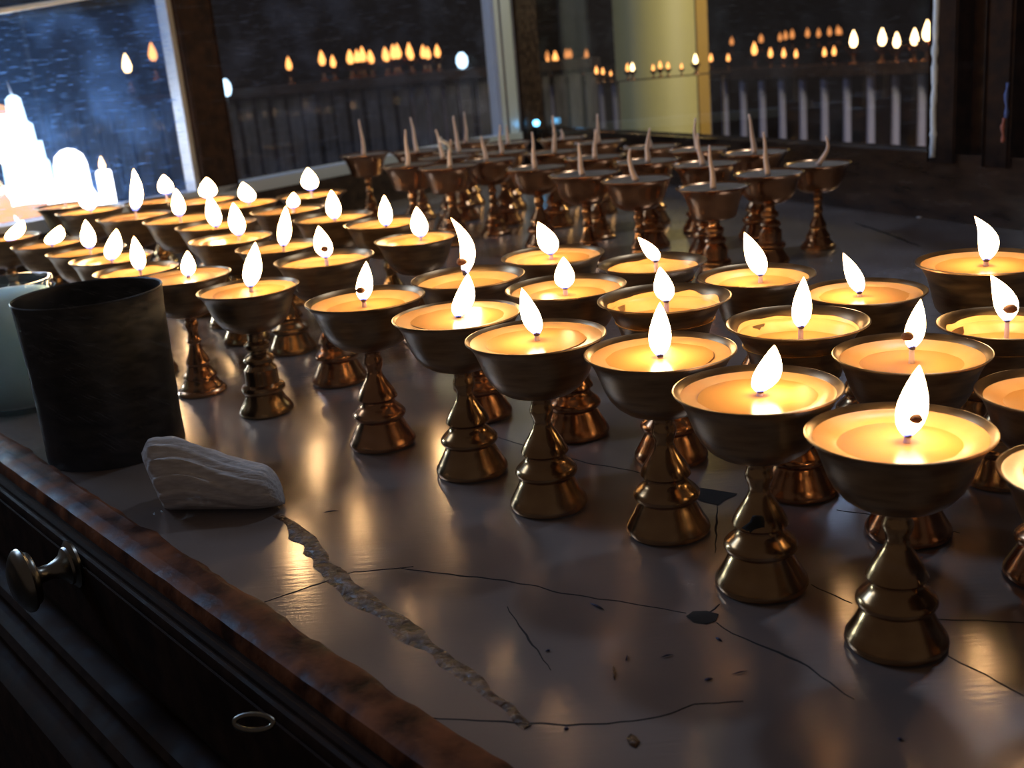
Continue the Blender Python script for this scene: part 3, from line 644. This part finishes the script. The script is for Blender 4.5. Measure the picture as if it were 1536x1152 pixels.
me = lathe('glass_body', [(0, 0), (.95, 0), (1.05, .06), (1.08, .2), (1.08, 1.95), (1.03, 2.12), (.97, 2.2), (.97, 2.28), (1.03, 2.31), (.97, 2.36), (1.03, 2.41), (.97, 2.46), (1.03, 2.51), (.98, 2.56), (1.0, 2.66), (.98, 2.70), (.92, 2.70), (.91, 2.5), (.91, 2.2), (1.0, 2.05), (1.02, 1.9), (1.02, .2), (0, .1)], GJ, 56)
obj('glass_body', me, jar)
obj('contents', lathe('contents', [(0, .12), (.98, .14), (1.0, .2), (1.0, 1.9), (.98, 2.05), (.88, 2.2), (.88, 2.44), (.5, 2.50), (0, 2.47)], noisy(mat('milky_fat', rough=.4), (.75, .86, .90), (.92, .97, .98), 1.5, ), 48, wob=.02), jar)
mf = bpy.data.materials['milky_fat'].node_tree.nodes['Principled BSDF']; mf.inputs['Subsurface Weight'].default_value = 1; mf.inputs['Subsurface Radius'].default_value = (1, 1, 1); mf.inputs['Subsurface Scale'].default_value = 2*K
# ridged white cloth wad
def wad():
    vs, fs = [], []; NU, NV = 46, 72
    def hgt(t): return 1.18*(1-.10*max(0, .25-t)/.25)*(1-.52*max(0, t-.12)/.88)*(1-max(0, (t-.86)/.14)**2.2)**.5
    for i in range(NU+1):
        t = min(i/NU, .999); H_ = max(hgt(t), .02); D_ = .60*(1-.35*t)*(1-max(0, (t-.84)/.16)**2)**.5+.01
        if t < .06: H_ *= .82+.18*t/.06; D_ *= .55+.45*t/.06
        for j in range(NV):
            a = 2*math.pi*j/NV; pleat = 1+.06*math.sin(13*a+2*math.sin(5*t)+1.5*noise.noise(Vector((t*2, a, 0))))*(1.15-t)+.018*math.sin(29*a+t*6)+.05*noise.noise(Vector((t*3, math.cos(a)*1.5, math.sin(a)*1.5)))
            yy = math.cos(a)*D_*pleat; zz = (math.sin(a)*.5+.5)*H_*pleat
            zz = max(zz+(.20*max(0, t-.75)*1.0), 0.0)
            x = t*2.12+.10*math.sin(a)*(-1)*(1-t) - .12*math.cos(a)*(1-t)
            vs.append((x, yy - .45*(t), zz))
    for i in range(NU):
        for j in range(NV): fs.append((i*NV+j, i*NV+(j+1) % NV, (i+1)*NV+(j+1) % NV, (i+1)*NV+j))
    fs.append(tuple(range(NV))[::-1]); fs.append(tuple(NU*NV+j for j in range(NV)))
    return mesh('cloth_wad', vs, fs, CLOTH)
cw = K_(obj('cloth_wad', wad())); cw.location = Vector((-5.80, 16.75, 0))*K
tag(cw, 'folded greyish white ridged cloth wad lying beside the black tin', 'cloth')

# ---------------------------------------------------------------- beyond the glass
PIL = mat('yellow_plaster', (.42, .36, .14), .55); ORP = mat('ochre_plaster', (.45, .26, .05), .6)
colm = empty('painted_column', (12.5, 85, -24), .39); tag(colm, 'large round yellow painted column beyond the clear pane', 'column')
obj('shaft', lathe('shaft', [(9.2, 0), (9.2, 3), (8.1, 3.6), (7.6, 4), (7.45, 130)], PIL, 48), colm)
obj('cable', tube('cable', [(7.55, -1, 0), (7.55, -1, 130)], [.16, .16], CRACK, 8), colm)
obj('side_board', frame_box('side_board', (7.6, -.5), (1, 0), 0, 2.2, -.5, 1, 0, 130, ORP, .1), colm)
# railing beyond the clear pane
RW_ = mat('painted_violet_grey', (.30, .28, .38), .6)
rail = empty('railing', (33.0, 93, -24)); tag(rail, 'balustrade of pale violet-grey bars under a dark handrail beyond the right pane', 'railing')
A0 = Vector((33.0, 93, 0)); RDIR = Vector((-.48, .877, 0)).normalized()
zr0 = 1.9
def ral(p): return p-Vector((33.0, 93, -24))
ang = (RDIR.x, RDIR.y)
obj('handrail', frame_box('handrail', (0, 0), ang, -14, 95, -1.7, 1.0, 24+zr0-.0, 24+zr0+.7, DARKW, .1), rail)
obj('base_rail', frame_box('base_rail', (0, 0), ang, -14, 95, -.5, .5, 24-7.5, 24-6.5, DARKW, .1), rail)
bal = lathe('baluster', [(.20, 16.6), (.36, 17.2), (.40, 18), (.36, 20), (.33, 23), (.35, 25.2), (.30, 25.9)], RW_, 12)
for i in range(-1, 36):
    b = obj('baluster', bal, rail, (RDIR.x*i*2.62, RDIR.y*i*2.62, 0))
# slatted fence beyond the left pane
FEN = noisy(mat('brown_grey_slats', rough=.7), (.05, .042, .036), (.11, .095, .085), 1.5, None, (1, 1, .3))
fen = empty('slat_fence', (-20, 112, -24)); tag(fen, 'dim brown slat fence with a dark top rail beyond the left panes', 'fence')
obj('top_rail', frame_box('top_rail', (0, 0), (1, 0), -28, 31, -1.4, 1.4, 24+3.9, 24+4.8, DARKW, .1), fen)
obj('bottom_rail', frame_box('bottom_rail', (0, 0), (1, 0), -28, 31, -.5, .5, 24-5.5, 24-4.5, DARKW, .1), fen)
sl = frame_box('slat', (0, 0), (1, 0), -.55, .55, -.12, .12, 18.5, 27.9, FEN, .04)
for i in range(39):
    o = obj('slat', sl, fen, (-27.5+i*1.52+RND.uniform(-.12, .12), RND.uniform(-.1, .1), 0))
# small lit lamps on the rails
SB = sharpen(lathe('bowl', [(0, 0), (.28, 0), (.24, .08), (.10, .2), (.10, .45), (.30, .6), (.42, .8), (.50, .95), (.44, .9), (0, .8)], COPPER, 14))
def ff(mt): return lathe('flame', [(.04, 0), (.17, .14), (.22, .32), (.17, .56), (.08, .8), (.01, .95)], mt, 10)
SF, SN = ff(FARFLAME), ff(NEARFAR)
SD = ff(emit('faint_flame', (1, .36, .10), .45))
def small_lamp(p, s, bright, lab, grp):
    r = empty('small_lamp', p, s); tag(r, lab, 'lamp', grp)
    obj('bowl', SB, r); f_ = obj('flame', SD if bright is None else SN if bright else SF, r, (0, 0, .9)); return r
def on_rail(px_, s, bright, lab, grp, off=0.0):
    # the point of the handrail seen in that direction
    d = (px_-768)/1685.64; d = (d*1.03)
    # intersect x = d*y with A0 + t*RDIR
    t = (A0.x-d*A0.y)/(d*RDIR.y-RDIR.x); p = A0+RDIR*t
    small_lamp((p.x, p.y+off, zr0+.7), s, bright, lab, grp)
for px_, s in ((1288, 1.5), (1332, 1.5), (1342, 1.3), (1378, 1.4), (1389, 1.7), (1396, 1.4)):
    on_rail(px_, s, True, off={1332: .6, 1342: -1.1, 1378: .6, 1389: -.4, 1396: -1.3}.get(px_, 0), lab={1288: 'bright lit lamp alone on the dark handrail, left of the brighter clusters', 1332: 'bright lit lamp of the close pair on the handrail, left one', 1342: 'bright lit lamp of the close pair on the handrail, right one', 1378: 'bright lit lamp of the cluster beside the wavy strip, left one', 1389: 'tallest flame of the cluster beside the wavy strip', 1396: 'bright lit lamp touching the wavy strip, right end of the cluster'}[px_], grp='bright lamps on the handrail')
ORD = ['first', 'second', 'third', 'fourth', 'fifth', 'sixth', 'seventh', 'eighth', 'ninth', 'tenth', 'eleventh', 'twelfth', 'thirteenth', 'fourteenth', 'fifteenth', 'sixteenth', 'seventeenth', 'eighteenth', 'nineteenth', 'twentieth']
for i, px_ in enumerate((1085, 1112, 1146, 1172, 1187, 1208, 1244, 1262)):
    on_rail(px_, 1.3 if px_ == 1146 else .8+.2*RND.random(), False, '%s small orange flame on the far handrail, counting right from the yellow column' % ORD[i], 'lamps along the far handrail', (i % 2)*.9-.6)
for i, px_ in enumerate((907, 893, 868, 858, 842, 830, 818, 809)):
    on_rail(px_, 1.6 if px_ == 868 else 1.0+.2*RND.random(), False, '%s small orange flame on the far handrail, counting left from the yellow column' % ORD[i], 'lamps along the far handrail', (i % 2)*1.4-.9)
ws = K_(obj('reflection_shelf', frame_box('reflection_shelf', (0, 0), (1, 0), -4.0, 4.0, -.12, .22, 0, .08, DARKW, .02))); ws.location = Vector((11.94, 75, 3.71))*K
for i, x_ in enumerate((-3.4, 3.4)): obj('leg', tube('leg', [(x_, .05, -27.7), (x_, .05, 0)], [.07, .07], DARKW, 8), ws)
tag(ws, 'added thin dark shelf holding flames that imitate glass reflections across the yellow column', 'shelf')  # added shelf; its flames stand in for reflections in the glass
for i, px_ in enumerate((930, 939, 950, 974, 981, 1010, 1020, 1031, 1050, 1070)):
    d = (px_-768)/1685.64*1.03-.003
    small_lamp((d*75, 75.05, 3.79), (.57, .5, .37, .57, .57, .46, .55, .5, .41, .68)[i], i in (4, 9), '%s tiny flame imitating a glass reflection, from the left, on the added shelf across the yellow column' % ORD[i], 'flames imitating reflections before the yellow column')
for i, x in enumerate((498, 541, 559, 576, 584, 592, 596, 606, 611, 627, 630, 642, 645, 661, 664, 682, 692, 703)):
    d = (x-768)/1685.64*1.03; small_lamp((d*112+.4*RND.random(), 112+(i % 2)*1.3-.65, 4.8), 1.25+.35*RND.random(), False, '%s small orange flame from the left on the brown slat fence' % ORD[i], 'lamps along the slat fence')
for p_, s_, b_, l_ in (((-34.9, 115.5, 5.3), 2.0, True, 'pale yellow light on a pole seen through the scratched left pane'), ((-32.9, 118, 6.2), 2.0, False, 'dim orange light on a pole seen through the scratched left pane')):
    q_ = small_lamp(p_, s_, b_, l_, 'lights beyond the scratched pane'); obj('pole', tube('pole', [(0, 0, -(24+p_[2])/s_), (0, 0, .05)], [.12, .1], DARKW, 8), q_)

# a longer shelf of lamps far behind
sh = K_(obj('wall_shelf', frame_box('wall_shelf', (0, 0), (1, 0), -30, 110, -2.5, 2.5, -24, .8, DARKW, .1))); sh.location = Vector((20, 260, -.2))*K
tag(sh, 'long dark shelf far behind the railing', 'shelf')
for i, x in enumerate((808, 832, 842, 858, 884, 890, 912, 1118, 1156, 1160, 1183, 1194, 1200, 1225, 1237, 1256, 1264, 1271)):
    d = (x-768)/1685.64*1.03; small_lamp((d*260, 260+(i % 2)*2-1, .6), 1.9+.4*RND.random(), None, '%s faint orange flame from the left on the far dark shelf' % ORD[i], 'lamps on the far shelf')

# glaring group of lamps and offerings on a stand beyond the scratched pane at far left
st = K_(obj('side_stand', frame_box('side_stand', LO, LD, 24, 35, -6.5, -.75, -24, 1.6, PANW, .1)))
st.location = (0, 0, 0)
tag(st, 'stand carrying the glaring lights at far left', 'stand')
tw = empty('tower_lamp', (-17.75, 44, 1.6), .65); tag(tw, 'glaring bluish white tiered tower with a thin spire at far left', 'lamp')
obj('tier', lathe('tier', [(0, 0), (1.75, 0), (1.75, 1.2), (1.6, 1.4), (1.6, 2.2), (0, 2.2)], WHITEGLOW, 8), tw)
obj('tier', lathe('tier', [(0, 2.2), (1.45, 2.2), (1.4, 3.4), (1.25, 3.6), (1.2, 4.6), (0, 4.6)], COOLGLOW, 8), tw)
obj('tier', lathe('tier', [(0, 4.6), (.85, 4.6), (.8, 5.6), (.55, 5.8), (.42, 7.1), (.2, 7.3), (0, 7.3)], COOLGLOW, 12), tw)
obj('spire', tube('spire', [(0, 0, 7.2), (-.05, 0, 7.7), (-.15, 0, 8.1)], [.12, .06, .02], BLUEW, 6), tw)
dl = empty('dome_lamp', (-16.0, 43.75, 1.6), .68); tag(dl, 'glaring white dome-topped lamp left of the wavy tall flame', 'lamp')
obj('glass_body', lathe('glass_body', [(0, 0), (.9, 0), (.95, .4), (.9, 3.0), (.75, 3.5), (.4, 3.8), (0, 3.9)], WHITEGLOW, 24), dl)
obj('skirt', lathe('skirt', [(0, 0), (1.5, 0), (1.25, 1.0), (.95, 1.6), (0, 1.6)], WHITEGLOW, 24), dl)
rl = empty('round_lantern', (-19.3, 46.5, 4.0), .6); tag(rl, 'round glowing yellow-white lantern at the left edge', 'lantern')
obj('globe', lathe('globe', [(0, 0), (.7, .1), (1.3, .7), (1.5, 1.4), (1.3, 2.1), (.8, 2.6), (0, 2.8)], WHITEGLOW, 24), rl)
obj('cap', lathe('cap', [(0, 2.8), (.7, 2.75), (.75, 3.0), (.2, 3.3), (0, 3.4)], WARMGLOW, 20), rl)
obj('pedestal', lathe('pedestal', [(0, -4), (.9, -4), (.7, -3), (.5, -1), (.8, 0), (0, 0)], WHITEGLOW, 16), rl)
ol = empty('offering_jar', (-18.7, 42.3, 1.6), .5); tag(ol, 'orange jar, its lit look put in as glow, below the glaring white tower', 'jar')
obj('body', lathe('body', [(0, 0), (1.3, 0), (1.5, .5), (1.5, 2.0), (1.2, 2.6), (.9, 2.8), (0, 2.8)], WARMGLOW, 24), ol)  # emission stands in for light falling on the brass
ol = empty('offering_jar', (-17.2, 42.1, 1.6), .45); tag(ol, 'pinkish orange bowl, its lit look put in as glow, behind the far-left lamps', 'bowl')
obj('body', lathe('body', [(0, 0), (.6, 0), (.7, .4), (1.4, 1.4), (1.5, 1.8), (0, 1.8)], WARMGLOW, 24), ol)  # glow replaces lamplight on the bowl
for p_, l_ in (((-17.25, 43.45, 1.6), 'white glowing candle added between the dome-topped lamp and the orange jar'), ((-15.2, 44.9, 1.6), 'white glowing candle added right of the dome-topped lamp, farther back')):
    wc = tag(empty('glare_filler', p_, .6), l_, 'filler'); obj('wax', lathe('wax', [(0, 0), (.5, 0), (.5, 2.6), (.4, 2.75), (0, 2.7)], WHITEGLOW, 16), wc)  # added glowing shapes that fill out the white glare
    obj('flame', SN, wc, (0, 0, 2.7))
bl = empty('blue_white_light', (-23.5, 106, 4.3), .65); obj('pole', tube('pole', [(0, 0, -43.5), (0, 0, .05)], [.2, .15], DARKW, 8), bl); tag(bl, 'small blue-white light right of the brown post', 'light')
obj('bulb', lathe('bulb', [(0, 0), (.5, .2), (.75, .9), (.7, 1.7), (.3, 2.3), (0, 2.4)], COOLGLOW, 16), bl)
bl = empty('blue_white_light', (-2.05, 112, 4.8)); tag(bl, 'small blue light among the flames left of the corner strip', 'light')
obj('bulb', lathe('bulb', [(0, 0), (.4, .2), (.55, .6), (.5, 1.1), (.2, 1.5), (0, 1.5)], COOLGLOW, 16), bl)
bl = empty('indicator_light', (2.55, 62.2, 2.25)); tag(bl, 'tiny bright blue light at the foot of the corner post', 'light')
obj('bulb', lathe('bulb', [(0, 0), (.14, .05), (.2, .18), (.14, .32), (0, .36)], BLUEGLOW, 12), bl)
# strips of cloth hanging at the right edge
for k, (x, z0, z1, c_, lab) in enumerate(((15.25, 3.3, 4.3, (.10, .16, .45), 'narrow blue cloth strip hanging at the right edge'), (15.18, 2.6, 3.3, (.45, .16, .12), 'narrow pinkish cloth strip hanging below the blue one'), (15.45, 5.6, 6.9, (.40, .30, .30), 'pale pinkish rag hanging in the upper right corner'))):
    me = tube('cloth_strip', [(0.02*math.sin(i*1.3), 0, z0+(z1-z0)*i/6) for i in range(7)], [.05+.06*(k == 2)+.02*math.sin(i*2.1) for i in range(7)], mat('strip_%d' % k, c_, .8), 10)
    o = K_(obj('cloth_strip', me)); o.location = Vector((x-.15, 33.4-.9*(k == 2), 0))*K
    tag(o, lab, 'cloth')
